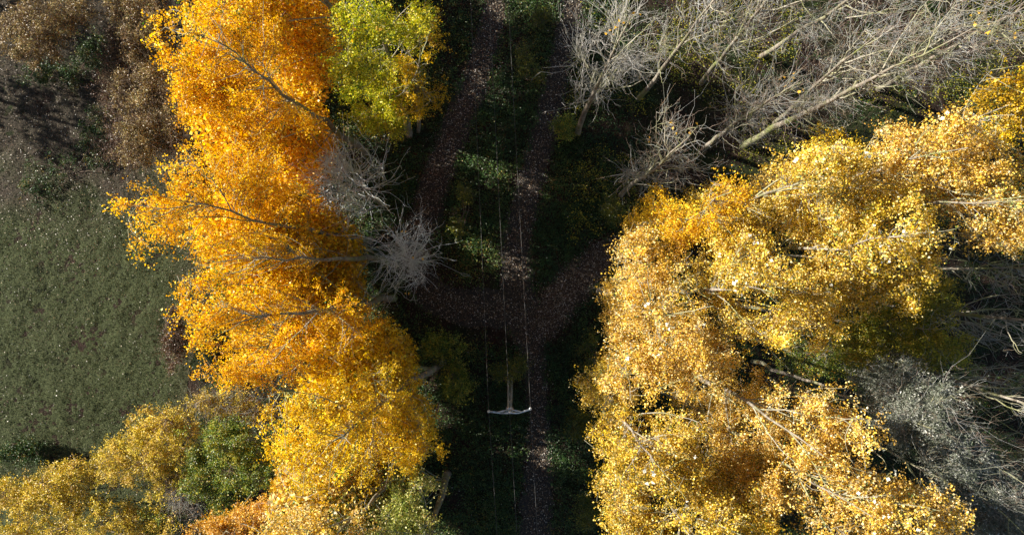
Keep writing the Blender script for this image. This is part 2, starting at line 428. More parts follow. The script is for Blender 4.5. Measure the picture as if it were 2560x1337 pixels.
def make_tree(name, label, cat, base, h, top, blobs, leaves=0, mat=None, size=0.093, att=240, nlimb=14,
              r0=0.22, rise=0.8, twigs=0, sigma=0.21, barkm=None, limbm=None, twigm=None, group=None,
              stems=0, lone=0, lonemat=None, lonesize=0.17, minz=3.0, twlen=0.8, narrow=0.8, flat=0.05, twr=0.006, shell=2.4, droop=0.0, sunblock_mass=None, brr=0.009, sag=.1):
    barkm = barkm or M_bark; limbm = limbm or M_limb; twigm = twigm or M_twig
    B = W(base[0], base[1], 0); B[2] = ground_z(B[0], B[1]) - 0.05
    T = W(top[0], top[1], h)
    root = thing(name, B, label, cat, group)
    A = blob_points(blobs, att, shell)
    A = A[A[:, 2] > 0.4]
    if stems:
        tp = None
    else:
        K = 14
        t = np.linspace(0, 1, K)
        wob = np.cumsum(rng.normal(0, 0.10 if leaves else 0.055, (K, 2)), axis=0); wob -= t[:, None] * wob[-1] ; wob *= (h / 22)
        tp = B + (T - B) * t[:, None]
        tp[:, :2] += wob
        rr = r0 * (1 - t) ** 1.15 + 0.014; rr[0] *= 1.1
        v, q = tubes(tp[None], rr[None], 10)
        mesh_from("trunk", v, q, barkm, root, smooth_shade=True)
    # limbs: farthest-point pick of crown points
    nl = min(stems or nlimb, len(A))
    idx = [int(rng.integers(len(A)))]
    dmin = np.linalg.norm(A - A[idx[0]], axis=1)
    for _ in range(nl - 1):
        j = int(np.argmax(dmin * rng.uniform(0.75, 1, len(A)))); idx.append(j)
        dmin = np.minimum(dmin, np.linalg.norm(A - A[j], axis=1))
    tips = A[idx]
    if stems:
        st = B + np.c_[rng.normal(0, 0.18, (nl, 2)), np.zeros(nl)]
    else:
        hd = np.linalg.norm(tips[:, :2] - np.stack([np.interp(tips[:, 2], tp[:, 2], tp[:, 0]), np.interp(tips[:, 2], tp[:, 2], tp[:, 1])], 1), axis=1)
        z0 = np.clip(tips[:, 2] - rise * hd * rng.uniform(0.8, 1.25, nl), minz, h * 0.93)
        st = np.stack([np.interp(z0, tp[:, 2], tp[:, 0]), np.interp(z0, tp[:, 2], tp[:, 1]), z0], 1)
    dv = tips - st; ln = np.linalg.norm(dv, axis=1)
    ctl = st + dv * 0.5 + rng.normal(0, 0.09, (nl, 3)) * ln[:, None]
    ctl[:, 2] -= sag * ln
    LP = bez(st, ctl, tips, 9)
    w = rng.normal(0, 0.022 + .13 * (sag - .1), (nl, 9, 3)) * ln[:, None, None]; w[:, 0] = 0
    LP += np.cumsum(w, axis=1) * 0.5
    lr = ((0.005 if leaves > 5000 else 0.0085) * ln + 0.014)[:, None] * np.linspace(1, 0.25, 9)[None]
    if not stems: lr = np.minimum(lr, r0 * 0.45)
    for k in range(nl):
        v, q = tubes(LP[k:k + 1], lr[k:k + 1], 6)
        mesh_from("stem" if stems else "limb", v, q, limbm, root, smooth_shade=True)
    # secondary branches reach every other crown point from the nearest limb
    rest = np.delete(A, idx, axis=0)
    S = np.concatenate([(LP[:, 1:-1] * (1 - f_) + LP[:, 2:] * f_).reshape(-1, 3) for f_ in (0, .25, .5, .75)] + [LP[:, -1]])
    if tp is not None:
        zz = np.linspace(max(minz, h * .35), h * 0.97, 60)
        S = np.vstack([S, np.stack([np.interp(zz, tp[:, 2], tp[:, 0]), np.interp(zz, tp[:, 2], tp[:, 1]), zz], 1)])
    D = np.linalg.norm(rest[:, None] - S[None], axis=2) * rng.uniform(.8, 1.25, (len(rest), len(S))) + np.maximum(0, S[None, :, 2] - rest[:, None, 2] + 0.2) * 1.3
    near = S[D.argmin(1)]
    dv = rest - near; ln = np.linalg.norm(dv, axis=1)
    ctl = near + dv * 0.5 + rng.normal(0, 0.19, (len(rest), 3)) * ln[:, None]; ctl[:, 2] -= 0.08 * ln
    SP = bez(near, ctl, rest, 6)
    SP[:, 1:] += rng.normal(0, 0.02, (len(rest), 5, 3)) * ln[:, None, None]
    sr = (0.004 * ln + brr)[:, None] * np.linspace(1, 0.4, 6)[None]
    v, q = tubes(SP, sr, 4)
    stuff(mesh_from("branches", v, q, limbm, root, smooth_shade=True))
    # fine twigs
    if twigs:
        src = np.concatenate([SP.reshape(-1, 3), LP[:, 4:].reshape(-1, 3)])
        tan = np.concatenate([np.gradient(SP, axis=1).reshape(-1, 3), np.gradient(LP, axis=1)[:, 4:].reshape(-1, 3)])
        n1 = int(twigs * .38); n2 = twigs - n1
        def sprig(p0, tn, n, tl, spread, kink):
            tn = tn / (np.linalg.norm(tn, axis=1, keepdims=True) + 1e-9)
            d = tn * 0.9 + unit(n) * spread; d[:, 2] += 0.22
            d /= np.linalg.norm(d, axis=1, keepdims=True)
            L = rng.gamma(3.0, tl / 3.0, n)[:, None]
            t_ = np.linspace(0, 1, 5)[None, :, None]
            w_ = np.cumsum(rng.normal(0, kink, (n, 5, 3)), axis=1); w_ -= w_[:, :1]
            TP = p0[:, None] + d[:, None] * L[:, None] * t_ + w_ * L[:, None]
            TP[:, :, 2] += (t_[:, :, 0] ** 2) * 0.2 * L
            return TP
        pick = rng.integers(len(src), size=n1)
        T1 = sprig(src[pick], tan[pick], n1, twlen * 1.25, .75, .055)
        v1_, q1_ = tubes(T1, twr * 1.15 * np.linspace(1.15, 0.6, 5)[None] * np.ones((n1, 1)), 3)
        pk = rng.integers(n1, size=n2); ik = rng.integers(1, 5, size=n2)
        tg = np.gradient(T1, axis=1)
        T2 = sprig(T1[pk, ik], tg[pk, ik], n2, twlen * .55, .8, .07)
        v2_, q2_ = tubes(T2, twr * .85 * np.linspace(1.1, 0.5, 5)[None] * np.ones((n2, 1)), 3)
        stuff(mesh_from("twigs", v1_, q1_, twigm, root))
        stuff(mesh_from("twig_tips", v2_, q2_, M_tip if twigm == M_twig else twigm, root))
    tipsP = rest
    if leaves:
        if cat == 'tree' and size > .09: leaves = int(leaves * (1.7 if group == GR else 1.95))
        m = len(SP)
        # short leafy sprays hang from the branches; every spray carries a handful of leaves
        per = 10; ns = max(1, leaves // per)
        wgt = (ln + 0.4) * rng.gamma(.8, 1.0, m); pick = rng.choice(m, ns, p=wgt / wgt.sum())
        t = rng.random(ns) ** 0.55 * 4.999
        i0 = t.astype(int); fr = (t - i0)[:, None]
        P0 = SP[pick, i0] * (1 - fr) + SP[pick, i0 + 1] * fr
        tn = SP[pick, i0 + 1] - SP[pick, i0]; tn /= np.linalg.norm(tn, axis=1, keepdims=True) + 1e-9
        sdir = tn * 0.8 + unit(ns) * 0.85; sdir /= np.linalg.norm(sdir, axis=1, keepdims=True)
        sl_ = rng.uniform(.8, 2.0, ns) * sigma * 2.1
        sp = np.repeat(np.arange(ns), per); u_ = rng.random(ns * per)[:, None]
        P = P0[sp] + sdir[sp] * (sl_[sp][:, None] * u_)
        P[:, 2] -= (0.45 * sl_[sp] * u_[:, 0] ** 2)
        P += rng.normal(0, 1, P.shape) * sigma * 0.30
        P[:, 2] = np.maximum(P[:, 2], 0.15)
        leaves = len(P)
        sc_ = rng.normal(0, 0.16, ns); st_ = rng.normal(0, 0.13, ns)
        cl = np.clip(0.5 + rng.normal(0, 0.2, m)[pick][sp] + sc_[sp], 0, 1)
        tone = np.clip(.5 + (rng.random(leaves) - .5) * .62 + rng.normal(0, 0.11, m)[pick][sp] + st_[sp] * 1.25, 0, 1)
        stuff(foliage("foliage", P, size * rng.uniform(0.65, 1.25, leaves), mat, root, cl, tone=tone, narrow=narrow, flat=flat, droop=droop))
    if sunblock_mass:  # added leaf mass that blocks sun slipping in beneath the crowns
        n_ = 15000; bi = rng.integers(len(sunblock_mass), size=n_)
        LPp = np.array([[*W(b[0], b[1], b[2]), (H - b[2]) / F * b[3], (H - b[2]) / F * b[4], b[5]] for b in sunblock_mass])[bi]
        dd = unit(n_) * (rng.random((n_, 1)) ** .45)
        Pm = LPp[:, :3] + dd * LPp[:, 3:]
        Pm[:, 2] = np.maximum(Pm[:, 2], .3)
        stuff(foliage('sunblock_foliage', Pm, rng.uniform(.16, .3, n_), mat, root, rng.random(n_), flat=.1))
    if lone:
        # leaves big enough to pick out one by one sit at the outermost, highest tips
        score = tipsP[:, 2] + rng.normal(0, 1.6, len(tipsP))
        vis = np.abs(tipsP[:, 0] / (H - tipsP[:, 2])) < 0.70
        order = [j for j in np.argsort(-score) if vis[j]][:max(1, lone // 3)]
        order = [j for j in order for _ in range(3 if lonemat == M_cream else 2)]
        v, q = leaf_mesh_data(np.zeros((1, 3)), lonesize, 0.6, 0.85, 0.2)
        src_o = None
        for j in order:
            p = tipsP[j] + rng.normal(0, 0.15, 3) + np.array([0, 0, 0.15])
            if src_o is None:
                lo = mesh_from("leaf", v, q, lonemat, None, {"tone": rng.random(1).repeat(4), "clump": np.full(4, .6)})
                src_o = lo
            else:
                lo = src_o.copy(); C.objects.link(lo)
            lo.parent = root
            lo.location = Vector([float(a) for a in (p - B)])
            lo.rotation_euler = (float(rng.normal(0, .7)), float(rng.normal(0, .7)), float(rng.uniform(0, 6.28)))
            s_ = float(rng.uniform(0.8, 1.25)); lo.scale = (s_, s_, s_)
    return root

#BUILD
GL = "autumn poplars in the left row"
GR = "autumn trees in the right wood"
GB = "bare trees of the plantation"
GS = "shrubs along the meadow"
GU = "young bushes in the shaded clearing"
BIG = dict(nlimb=16, att=330, r0=0.24)

def leafy(label, base, h, top, blobs, leaves, mat, group, **k):
    nolow = k.pop('nolow', False)
    if group == GL and not nolow:
        # low foliage added under the crown, mostly unseen, to shade the clearing
        b = W(base[0], base[1], 0)
        low = []
        for z, dx, rz in ((4.0, -3.4, 2.2), (8.5, -3.0, 3.0), (13.0, -3.9, 3.0)):
            s_ = F / (H - z)
            low.append((1280 + (b[0] + dx) * s_, 668.5 - b[1] * s_, z, 2.4 * s_, 3.4 * s_, rz))
        k['sunblock_mass'] = low
        blobs = blobs + low; leaves = int(leaves * 1.3) + 2000
        k['att'] = int(k.get('att', 340) * 1.35) + 40; k['minz'] = 1.6
    elif base[1] < 1000:
        b = W(base[0], base[1], 0); tt = W(top[0], top[1], h)
        s_ = F / (H - 11.0); m_ = b * .55 + tt * .45
        blobs = blobs + [(1280 + m_[0] * s_, 668.5 - m_[1] * s_, 11.0, 1.8 * s_, 1.8 * s_, 3.5)]; leaves = int(leaves * 1.12)
    d = dict(nlimb=16, att=340, r0=0.23, lone=12, lonemat=M_leafor); d.update(k)
    return make_tree("autumn_tree", label, "tree", base, h, top, blobs, leaves, mat, group=group, **d)

# --- left row, orange
leafy("tall orange tree at the top of the left row, above the jagged second crown", (915, 390), 25, (540, 100),
      [(495, 60, 23, 120, 130, 2.5), (590, 170, 20, 160, 160, 3.5), (535, 250, 20, 120, 105, 3), (680, 270, 16, 105, 90, 3.5), (610, 20, 20, 130, 90, 3), (475, 170, 21, 95, 100, 2.5)], 26000, M_orange, GL, nlimb=18, att=460)
leafy("orange tree with long leafy fingers reaching furthest left over the meadow", (925, 600), 24, (440, 500),
      [(420, 500, 22, 120, 95, 2.2), (520, 480, 20, 130, 95, 3), (640, 510, 16, 110, 95, 4), (400, 590, 21, 95, 70, 1.6), (500, 600, 18, 90, 60, 2), (330, 560, 21.5, 50, 70, 1.2), (560, 400, 19, 110, 55, 2.5), (670, 400, 17, 75, 60, 2.5)], 25000, M_orange, GL, att=420, shell=2.8)
leafy("darker orange tree squeezed between the jagged crown and the widest crown", (985, 660), 22, (640, 640),
      [(620, 620, 19, 100, 60, 3), (690, 640, 16, 90, 60, 3), (540, 670, 19, 70, 60, 2)], 11000, M_amber, GL, att=240, nlimb=12)
leafy("widest orange tree of the left row, its fork of bare twigs showing", (985, 745), 25, (580, 810),
      [(560, 800, 22.5, 130, 110, 2.5), (680, 780, 19, 140, 120, 3.5), (830, 800, 15, 120, 95, 4), (580, 910, 20, 110, 80, 2.5), (690, 920, 17, 110, 70, 3), (470, 730, 21, 60, 40, 1.3)], 28000, M_orange, GL, nlimb=18, att=480)
leafy("orange tree beside the power pole, shaded on its clearing side", (1105, 905), 24, (820, 1110),
      [(800, 1100, 21, 120, 110, 3), (900, 1010, 18, 120, 100, 3.5), (980, 990, 13, 85, 85, 4), (980, 1120, 15, 120, 100, 4), (1050, 1080, 11, 75, 110, 3.5), (740, 1040, 20, 110, 80, 2.5), (700, 1130, 20, 70, 60, 2), (830, 1190, 20, 130, 60, 2.5)], 30000, M_honey, GL, nlimb=18, att=500)
leafy("pale gold tree cut by the bottom edge, left of the sage green one", (1060, 1100), 24, (780, 1400),
      [(740, 1310, 21, 120, 55, 2.5), (860, 1320, 19, 90, 60, 3), (690, 1320, 20, 70, 45, 2), (760, 1400, 21, 150, 70, 3)], 17000, M_tan, GL, att=300)
leafy("sage green tree with a curved grey trunk at the bottom edge", (1120, 1188), 22, (990, 1560),
      [(1030, 1255, 17, 85, 60, 2.5), (1010, 1315, 18, 115, 60, 2.5), (960, 1370, 18, 110, 70, 3)], 17000, M_sage, GL, att=260, lone=10, lonemat=M_cream, lonesize=.12, r0=0.26)
leafy("yellow green tree at the top edge with its grey trunk showing on the right", (1024, 342), 22, (905, -30),
      [(905, 50, 20, 80, 80, 2.5), (1020, 50, 17, 85, 60, 2.5), (885, 180, 17, 60, 85, 3), (945, 230, 11, 62, 80, 3), (965, 310, 7, 60, 60, 2), (900, 290, 9, 45, 50, 2), (1050, 90, 12, 55, 40, 2)], 24000, M_lime, GL, nlimb=15, att=380, r0=0.26, nolow=True)

leafy("orange tree of the left row standing just past the top edge", (925, 180), 25, (560, -330),
      [(560, -300, 22, 190, 150, 3), (640, -150, 17, 140, 110, 4), (760, -40, 9, 110, 90, 4)], 14000, M_orange, GL, att=300, lone=0)
leafy("orange tree of the left row standing further past the top edge", (940, -20), 25, (600, -800),
      [(600, -750, 22, 190, 170, 3), (700, -450, 16, 140, 130, 4), (800, -230, 9, 110, 90, 4)], 12000, M_orange, GL, att=260, lone=0)

for (bx, by, hh, lb) in ((-47, 15.5, 12.5, "brown leaved tree standing off the meadow's left side"), (-47, 22, 13, "brown leaved tree standing off the upper left corner of the meadow"), (-41, 25, 11, "brown leaved tree standing above the upper left corner shrub")):
    s_ = F / (H - 8.0)
    make_tree("autumn_tree", lb, "tree", (1280 + bx * F / H, 668.5 - by * F / H), hh, (1280 + bx * F / (H - hh), 668.5 - by * F / (H - hh)),
              [(1280 + bx * s_, 668.5 - by * s_, 8.0, 3.0 * s_, 3.4 * s_, 3.8), (1280 + bx * s_, 668.5 - by * s_, 4.0, 2.6 * s_, 3.0 * s_, 2.5)], 7000, M_brown, att=200, size=.16, minz=1.2, group="trees beyond the meadow")

make_tree("small_tree", "rusty orange small tree cut by the bottom edge beside the grey leafless shrub", "tree", (700, 1130), 14, (540, 1360),
          [(560, 1320, 12, 90, 45, 2), (640, 1290, 12, 60, 40, 2), (600, 1390, 12, 120, 60, 2)], 12000, M_rust, group=GL, r0=.12, att=220, nlimb=12, minz=2)
leafy("small orange yellow crown overlapping the right side of the yellow green tree", (1045, 330), 18, (1050, 60),
      [(1055, 45, 15, 52, 42, 1.8), (1080, 95, 13, 36, 38, 1.5)], 3800, M_limeor, GL, att=140, nlimb=8, r0=.12, nolow=True, lone=4)
# --- right wood
leafy("brightest tan tree of the right wood, bordering the clearing", (1500, 725), 24, (1690, 790),
      [(1680, 800, 22, 110, 100, 2.5), (1610, 700, 18, 120, 120, 3.5), (1620, 860, 19, 120, 110, 3.5), (1760, 880, 18, 90, 100, 3), (1680, 920, 20.5, 110, 90, 2.5), (1590, 620, 17, 90, 70, 3), (1540, 800, 14, 50, 100, 3), (1560, 950, 17, 70, 70, 3)], 27000, M_tan, GR, nlimb=18, att=480, lone=30, lonemat=M_cream, lonesize=0.17, droop=.4)
leafy("small orange topped tree at the upper tip of the right wood's left crown", (1560, 575), 23, (1830, 480),
      [(1820, 490, 21, 90, 60, 2), (1780, 560, 19, 90, 60, 2.5), (1700, 560, 17, 70, 60, 3)], 12000, M_amber, GR, att=240, nlimb=12)
leafy("gold tree with pale leaf undersides in the middle of the right wood", (1590, 700), 25, (1930, 730),
      [(1900, 700, 22, 120, 90, 2.5), (2000, 740, 21.5, 110, 90, 2), (1850, 620, 19, 110, 80, 3), (1950, 820, 19, 120, 70, 3), (1780, 680, 16, 90, 80, 3), (1830, 800, 16, 110, 90, 3), (2060, 780, 18, 90, 70, 2.5), (2060, 690, 20, 80, 70, 2)], 26000, M_gold, GR, nlimb=18, att=460, lone=26, lonemat=M_cream, lonesize=0.16, droop=.3)
leafy("yellow tree bordering the bare plantation, left of the upper right edge", (1660, 560), 24, (2060, 440),
      [(2030, 430, 22, 120, 70, 2), (2130, 420, 21.5, 100, 80, 2), (2010, 520, 19, 110, 70, 3), (2100, 540, 20, 110, 80, 3)], 20000, M_gold, GR, att=360, lonemat=M_cream, lone=10)
leafy("golden tree with a dark shaded skirt towards the lower right", (1700, 660), 25, (2270, 590),
      [(2240, 590, 22.5, 130, 100, 2.5), (2140, 650, 20, 100, 90, 3), (2310, 640, 21, 110, 70, 2), (2220, 710, 18, 130, 60, 3), (2100, 740, 17, 90, 60, 3), (2200, 500, 20, 100, 60, 3)], 24000, M_gold, GR, nlimb=18, att=420, lonemat=M_cream, lone=20, lonesize=0.15)
leafy("tan brown tree filling the upper right slope of the wood", (1790, 520), 25, (2420, 370),
      [(2400, 370, 22.5, 140, 90, 2.5), (2300, 400, 20, 110, 80, 3), (2480, 440, 22, 110, 90, 2.5), (2330, 480, 19, 110, 70, 3), (2250, 330, 20, 70, 45, 2)], 24000, M_tan, GR, nlimb=18, att=420, lonemat=M_cream, lone=14)
leafy("yellow green tree cut by the right edge, topmost of the wood", (1860, 480), 23, (2530, 260),
      [(2510, 230, 21, 75, 60, 2), (2570, 260, 21, 80, 70, 2), (2540, 320, 19, 80, 50, 2)], 10000, M_limeor, GR, att=220, nlimb=12)
leafy("rusty tan tree cut by the right edge, above the bare shaded trees", (1830, 590), 25, (2560, 500),
      [(2510, 520, 22, 100, 80, 2.5), (2480, 590, 20, 90, 45, 2.5), (2600, 560, 21, 90, 80, 2.5)], 13000, M_tan, GR, att=260, nlimb=12)
leafy("gold tree at the bottom of the clearing's right side", (1480, 905), 24, (1640, 1160),
      [(1620, 1170, 21, 120, 90, 2.5), (1560, 1100, 17, 90, 70, 3), (1690, 1090, 19, 110, 60, 3), (1560, 1240, 18, 90, 80, 3), (1710, 1180, 19, 110, 100, 3)], 27000, M_gold, GR, nlimb=17, att=430, lone=12, lonemat=M_cream)
leafy("tan tree with its long pale trunk exposed, near the silver willow", (1575, 860), 25, (2060, 1140),
      [(2020, 1000, 20, 130, 60, 2.5), (2120, 1070, 21.5, 110, 80, 2.5), (1950, 1080, 17, 100, 90, 3.5), (2080, 1170, 22, 120, 80, 2.5), (1860, 990, 16, 110, 80, 3), (1880, 1160, 17, 110, 80, 3), (1800, 1090, 16, 100, 90, 3), (1930, 1240, 19, 110, 70, 3)], 32000, M_tan, GR, nlimb=20, att=440, lone=18, lonemat=M_cream, lonesize=.15, r0=0.27)
leafy("pale gold tree cut by the bottom edge, right of the clearing", (1510, 1020), 24, (1780, 1390),
      [(1730, 1300, 21, 130, 60, 2.5), (1590, 1320, 18, 100, 60, 3), (1850, 1320, 20, 110, 70, 3), (1790, 1230, 18, 90, 60, 3), (1700, 1400, 20, 150, 70, 3)], 17000, M_gold, GR, att=330, lone=10, lonemat=M_cream)
leafy("tan tree at the bottom right with drooping pale tips over the willow", (1640, 960), 25, (2180, 1290),
      [(2170, 1250, 22.5, 130, 80, 2.5), (2060, 1290, 20, 110, 70, 3), (2290, 1260, 21.5, 100, 60, 2), (2360, 1290, 22, 80, 45, 1.6), (2200, 1360, 20, 160, 60, 3)], 23000, M_tan, GR, nlimb=18, att=420, lone=24, lonemat=M_cream, lonesize=.15, droop=.3)

# --- shaded understorey trees of the right wood
def lowtree(label, base, h, top, blobs, leaves, mat, group=None, **k):
    d = dict(nlimb=12, att=260, r0=0.13, minz=1.0, size=0.085, sigma=0.2, flat=0.6); d.update(k)
    return make_tree("small_tree", label, "tree", base, h, top, blobs, leaves, mat, group=group, **d)
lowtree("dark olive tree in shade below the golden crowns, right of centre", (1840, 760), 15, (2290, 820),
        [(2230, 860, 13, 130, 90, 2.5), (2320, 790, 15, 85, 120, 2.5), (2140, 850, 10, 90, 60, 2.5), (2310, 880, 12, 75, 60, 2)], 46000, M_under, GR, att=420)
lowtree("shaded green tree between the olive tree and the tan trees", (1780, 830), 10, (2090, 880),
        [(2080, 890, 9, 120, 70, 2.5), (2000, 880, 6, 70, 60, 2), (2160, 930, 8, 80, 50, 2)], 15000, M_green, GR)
lowtree("silvery grey willow with fine pale leaves at the lower right", (1880, 905), 20, (2330, 1070),
        [(2280, 1020, 18, 105, 85, 2.2), (2370, 1100, 18.5, 85, 85, 2.0), (2240, 950, 15, 80, 55, 2), (2420, 1170, 18, 80, 60, 2)], 46000, M_silver, "silver willows", size=0.12, narrow=0.26, droop=.5, twigs=1500, att=360)
lowtree("silvery grey willow cut by the right edge at the bottom", (1990, 1020), 20, (2470, 1250),
        [(2450, 1230, 18, 100, 70, 2.2), (2520, 1310, 18.5, 90, 70, 2), (2400, 1300, 17, 110, 55, 2)], 38000, M_silver, "silver willows", size=0.12, narrow=0.26, droop=.5, twigs=1200)

# --- bare trees
def bare(label, base, h, top, blobs, tw=5200, **k):
    d = dict(nlimb=20, att=125, r0=0.165, twigs=int(tw * .155), rise=1.15, shell=1.7, twlen=0.9, size=.12, twr=.0085, brr=.013, sag=.2); d.update(k)
    return make_tree("bare_tree", label, "tree", base, h, top, blobs, d.pop('leaves', 0), M_leafor, group=GB, lonemat=M_leafor, **d)
bare("leafless tree beside the right track, foot of its grey trunk exposed", (1445, 330), 21, (1580, 30),
     [(1540, 70, 17, 100, 90, 3), (1480, 220, 9, 75, 55, 2.5), (1570, 170, 13, 75, 65, 3), (1450, 120, 13, 40, 70, 2)], 8000, lone=16, r0=0.2, twigm=M_twigmid)
bare("leafless tree with a few yellow leaves left, nearest the right wood", (1553, 488), 20, (1740, 320),
     [(1680, 330, 15, 95, 80, 3), (1620, 430, 9, 110, 70, 3), (1710, 410, 12, 60, 80, 2.5)], 5600, lone=18)
bare("leafless tree second from the clearing at the top edge", (1595, 250), 22, (1880, -120),
     [(1740, 60, 14, 90, 90, 3.5), (1820, -30, 18, 110, 80, 3), (1660, 130, 9, 80, 70, 3)], 5200)
bare("leafless tree with its dark trunk foot in red litter near the top edge", (1755, 205), 24, (2050, -140),
     [(1880, 60, 13, 110, 80, 4), (1960, -40, 18, 110, 90, 3), (1800, 120, 8, 70, 60, 2.5)], 5000)
bare("leafless tree with a straight trunk slanting to the top edge", (1900, 145), 25, (2420, -200),
     [(2100, 30, 14, 120, 70, 4), (2230, -20, 18, 120, 80, 3), (2010, 80, 9, 90, 50, 3)], 5000)
bare("short leafless tree with a broom of rusty tips in the plantation middle", (1762, 372), 18, (2000, 200),
     [(1960, 220, 15, 70, 65, 2), (1890, 270, 11, 90, 60, 3), (1850, 320, 8, 80, 50, 2.5)], 5200, lone=12)
bare("longest leafless trunk, running to the upper right corner", (1858, 364), 26, (2470, 50),
     [(2350, 80, 21, 110, 80, 3), (2200, 180, 17, 130, 80, 3.5), (2060, 260, 12, 110, 70, 4), (2420, 40, 23, 90, 60, 2)], 7000, r0=0.24, att=380, lone=10)
bare("forked leafless tree between the two long trunks of the plantation", (1935, 312), 24, (2220, 60),
     [(2130, 110, 17, 100, 70, 3.5), (2230, 120, 19, 100, 80, 3), (2030, 240, 10, 80, 50, 3)], 5600)
bare("leafless tree with a mossy trunk nearest the upper right corner", (2195, 225), 23, (2700, -60),
     [(2420, 130, 14, 110, 60, 3.5), (2520, 70, 18, 100, 80, 3), (2300, 200, 9, 80, 40, 3)], 5200, lone=14)
bare("dim leafless tree in the shade between the orange row and the clearing", (962, 516), 13, (850, 420),
     [(865, 440, 9.5, 115, 95, 3.2), (880, 510, 8, 85, 60, 2.5)], 8000, rise=.9, r0=0.17, twigm=M_twiglit, limbm=M_twiglit, twr=.0105, att=130)
bare("pale starburst shaped leafless tree alone at the clearing's left side", (1045, 655), 11, (1005, 640),
     [(1010, 630, 8.5, 105, 110, 2.4), (1020, 660, 6, 90, 70, 2.5)], 6000, rise=.75, r0=0.13, lone=9, twigm=M_twiglit, limbm=M_twiglit, twr=.0105, att=110, nlimb=14)
bare("shaded leafless tree at the right edge, under the rusty tan crown", (2140, 667), 20, (2700, 668),
     [(2480, 690, 15, 110, 55, 3.5), (2580, 680, 17, 90, 70, 3)], 1900)
bare("shaded leafless tree with a thick mossy trunk at the right edge", (2095, 755), 22, (2790, 830),
     [(2520, 790, 15, 90, 70, 3.5), (2450, 830, 11, 90, 60, 3), (2600, 850, 17, 90, 80, 3)], 2200, r0=0.25)
bare("shaded leafless tree beyond the silver willow, upper of two at the edge", (2080, 850), 22, (2800, 1090),
     [(2510, 960, 13, 80, 70, 3.5), (2580, 1030, 16, 80, 90, 3)], 2000, r0=0.23)
bare("shaded leafless tree beyond the silver willow, lower of two at the edge", (2010, 1000), 22, (2780, 1260),
     [(2540, 1130, 15, 70, 60, 3.5), (2600, 1200, 17, 80, 80, 3)], 2000)

# --- meadow shrubs
def shrub(label, base, blobs, leaves, mat, group=GS, name="shrub", cat="shrub", **k):
    d = dict(stems=9, att=220, size=0.085, sigma=0.2, flat=0.5, twigs=0, limbm=M_twigdk); d.update(k)
    hh = max(b[2] for b in blobs)
    return make_tree(name, label, cat, base, hh, base, blobs, leaves, mat, group=group, **d)
shrub("olive brown shrub touching the top edge beside the tallest orange tree", (400, 70), [(350, 60, 5, 80, 90, 2), (310, 10, 5, 70, 50, 2), (370, 150, 4.5, 75, 70, 1.8)], 26000, M_brown, twigs=1200, twigm=M_twigdk)
shrub("mottled brown shrub in the middle of the hedge left of the orange row", (420, 240), [(380, 220, 5, 80, 75, 1.8), (330, 240, 4, 60, 70, 1.6), (440, 260, 5, 50, 70, 1.6)], 24000, M_brown, twigs=1500, twigm=M_twigdk)
shrub("greenish shrub with purple tips at the lower end of the hedge", (440, 350), [(360, 350, 4.5, 80, 65, 1.8), (420, 310, 4.5, 70, 70, 1.6)], 22000, M_brown, twigs=1500, twigm=M_twigdk)
shrub("purple brown twiggy shrub on the meadow side of the hedge", (330, 330), [(300, 360, 3, 45, 55, 1.3), (290, 210, 3.4, 40, 90, 1.4), (290, 110, 3.4, 35, 50, 1.3)], 15000, M_purple, twigs=1500, twigm=M_twigdk)
shrub("reddish brown low shrub between the meadow and the widest orange tree", (455, 860), [(435, 850, 1.6, 26, 85, .8)], 8000, M_purple, twigs=500, twigm=M_twigdk, stems=7)
shrub("dusky olive and rust shrub in the upper left corner", (120, 60), [(90, 60, 6, 110, 80, 2.2), (150, 20, 6, 80, 60, 2), (60, 110, 5, 80, 50, 2)], 24000, M_brown, twigs=900, twigm=M_twigdk, att=300)
shrub("golden olive bush, tallest of the lower left thicket", (420, 1120), [(380, 1120, 6, 110, 85, 2.5), (300, 1160, 5.5, 90, 80, 2.2), (420, 1060, 5, 80, 50, 2), (400, 1210, 5, 80, 60, 2)], 38000, M_oliv, att=360, twigs=500, twigm=M_twigdk)
shrub("amber bush at the left edge of the lower thicket", (110, 1240), [(110, 1230, 5, 110, 70, 2.2), (40, 1250, 5, 80, 65, 2), (180, 1190, 5, 70, 60, 1.8)], 26000, M_oliv, att=300)
shrub("amber bush cut by the bottom edge, left of the grey bare shrub", (250, 1310), [(240, 1290, 5.5, 120, 60, 2.2), (360, 1310, 5, 90, 50, 2), (90, 1340, 5, 110, 50, 2)], 26000, M_oliv, att=300)
shrub("dark green bush between the golden thicket and the orange row", (580, 1110), [(560, 1100, 7, 95, 70, 2.2), (610, 1180, 7, 80, 65, 2.2), (520, 1180, 6, 65, 70, 2)], 34000, M_green, att=280)
shrub("small green bush cut by the bottom edge beside the grey bare shrub", (560, 1290), [(560, 1280, 4, 60, 45, 1.5), (400, 1300, 4.5, 50, 40, 1.5)], 11000, M_green)
shrub("thin olive shrub under the widest orange crown, at the head of the thicket", (560, 1025), [(540, 1010, 3.5, 90, 35, 1.4), (620, 1030, 3.5, 60, 40, 1.4)], 9000, M_oliv, twigs=1800)
shrub("grey leafless shrub in a gap of the lower left thicket", (455, 1240), [(455, 1220, 3.5, 40, 60, 1.3), (470, 1280, 3.5, 40, 40, 1.3)], 300, M_brown, twigs=3200)
shrub("dark green bramble patch below the corner shrub", (190, 170), [(130, 180, 1.2, 110, 35, .6), (230, 130, 1.6, 45, 60, .8)], 11000, M_dkgreen, name="bramble", cat="bramble")
shrub("dark green bramble clump at the left edge of the meadow's foot", (50, 1130), [(50, 1130, 1.2, 70, 32, .6)], 7000, M_dkgreen, name="bramble", cat="bramble")
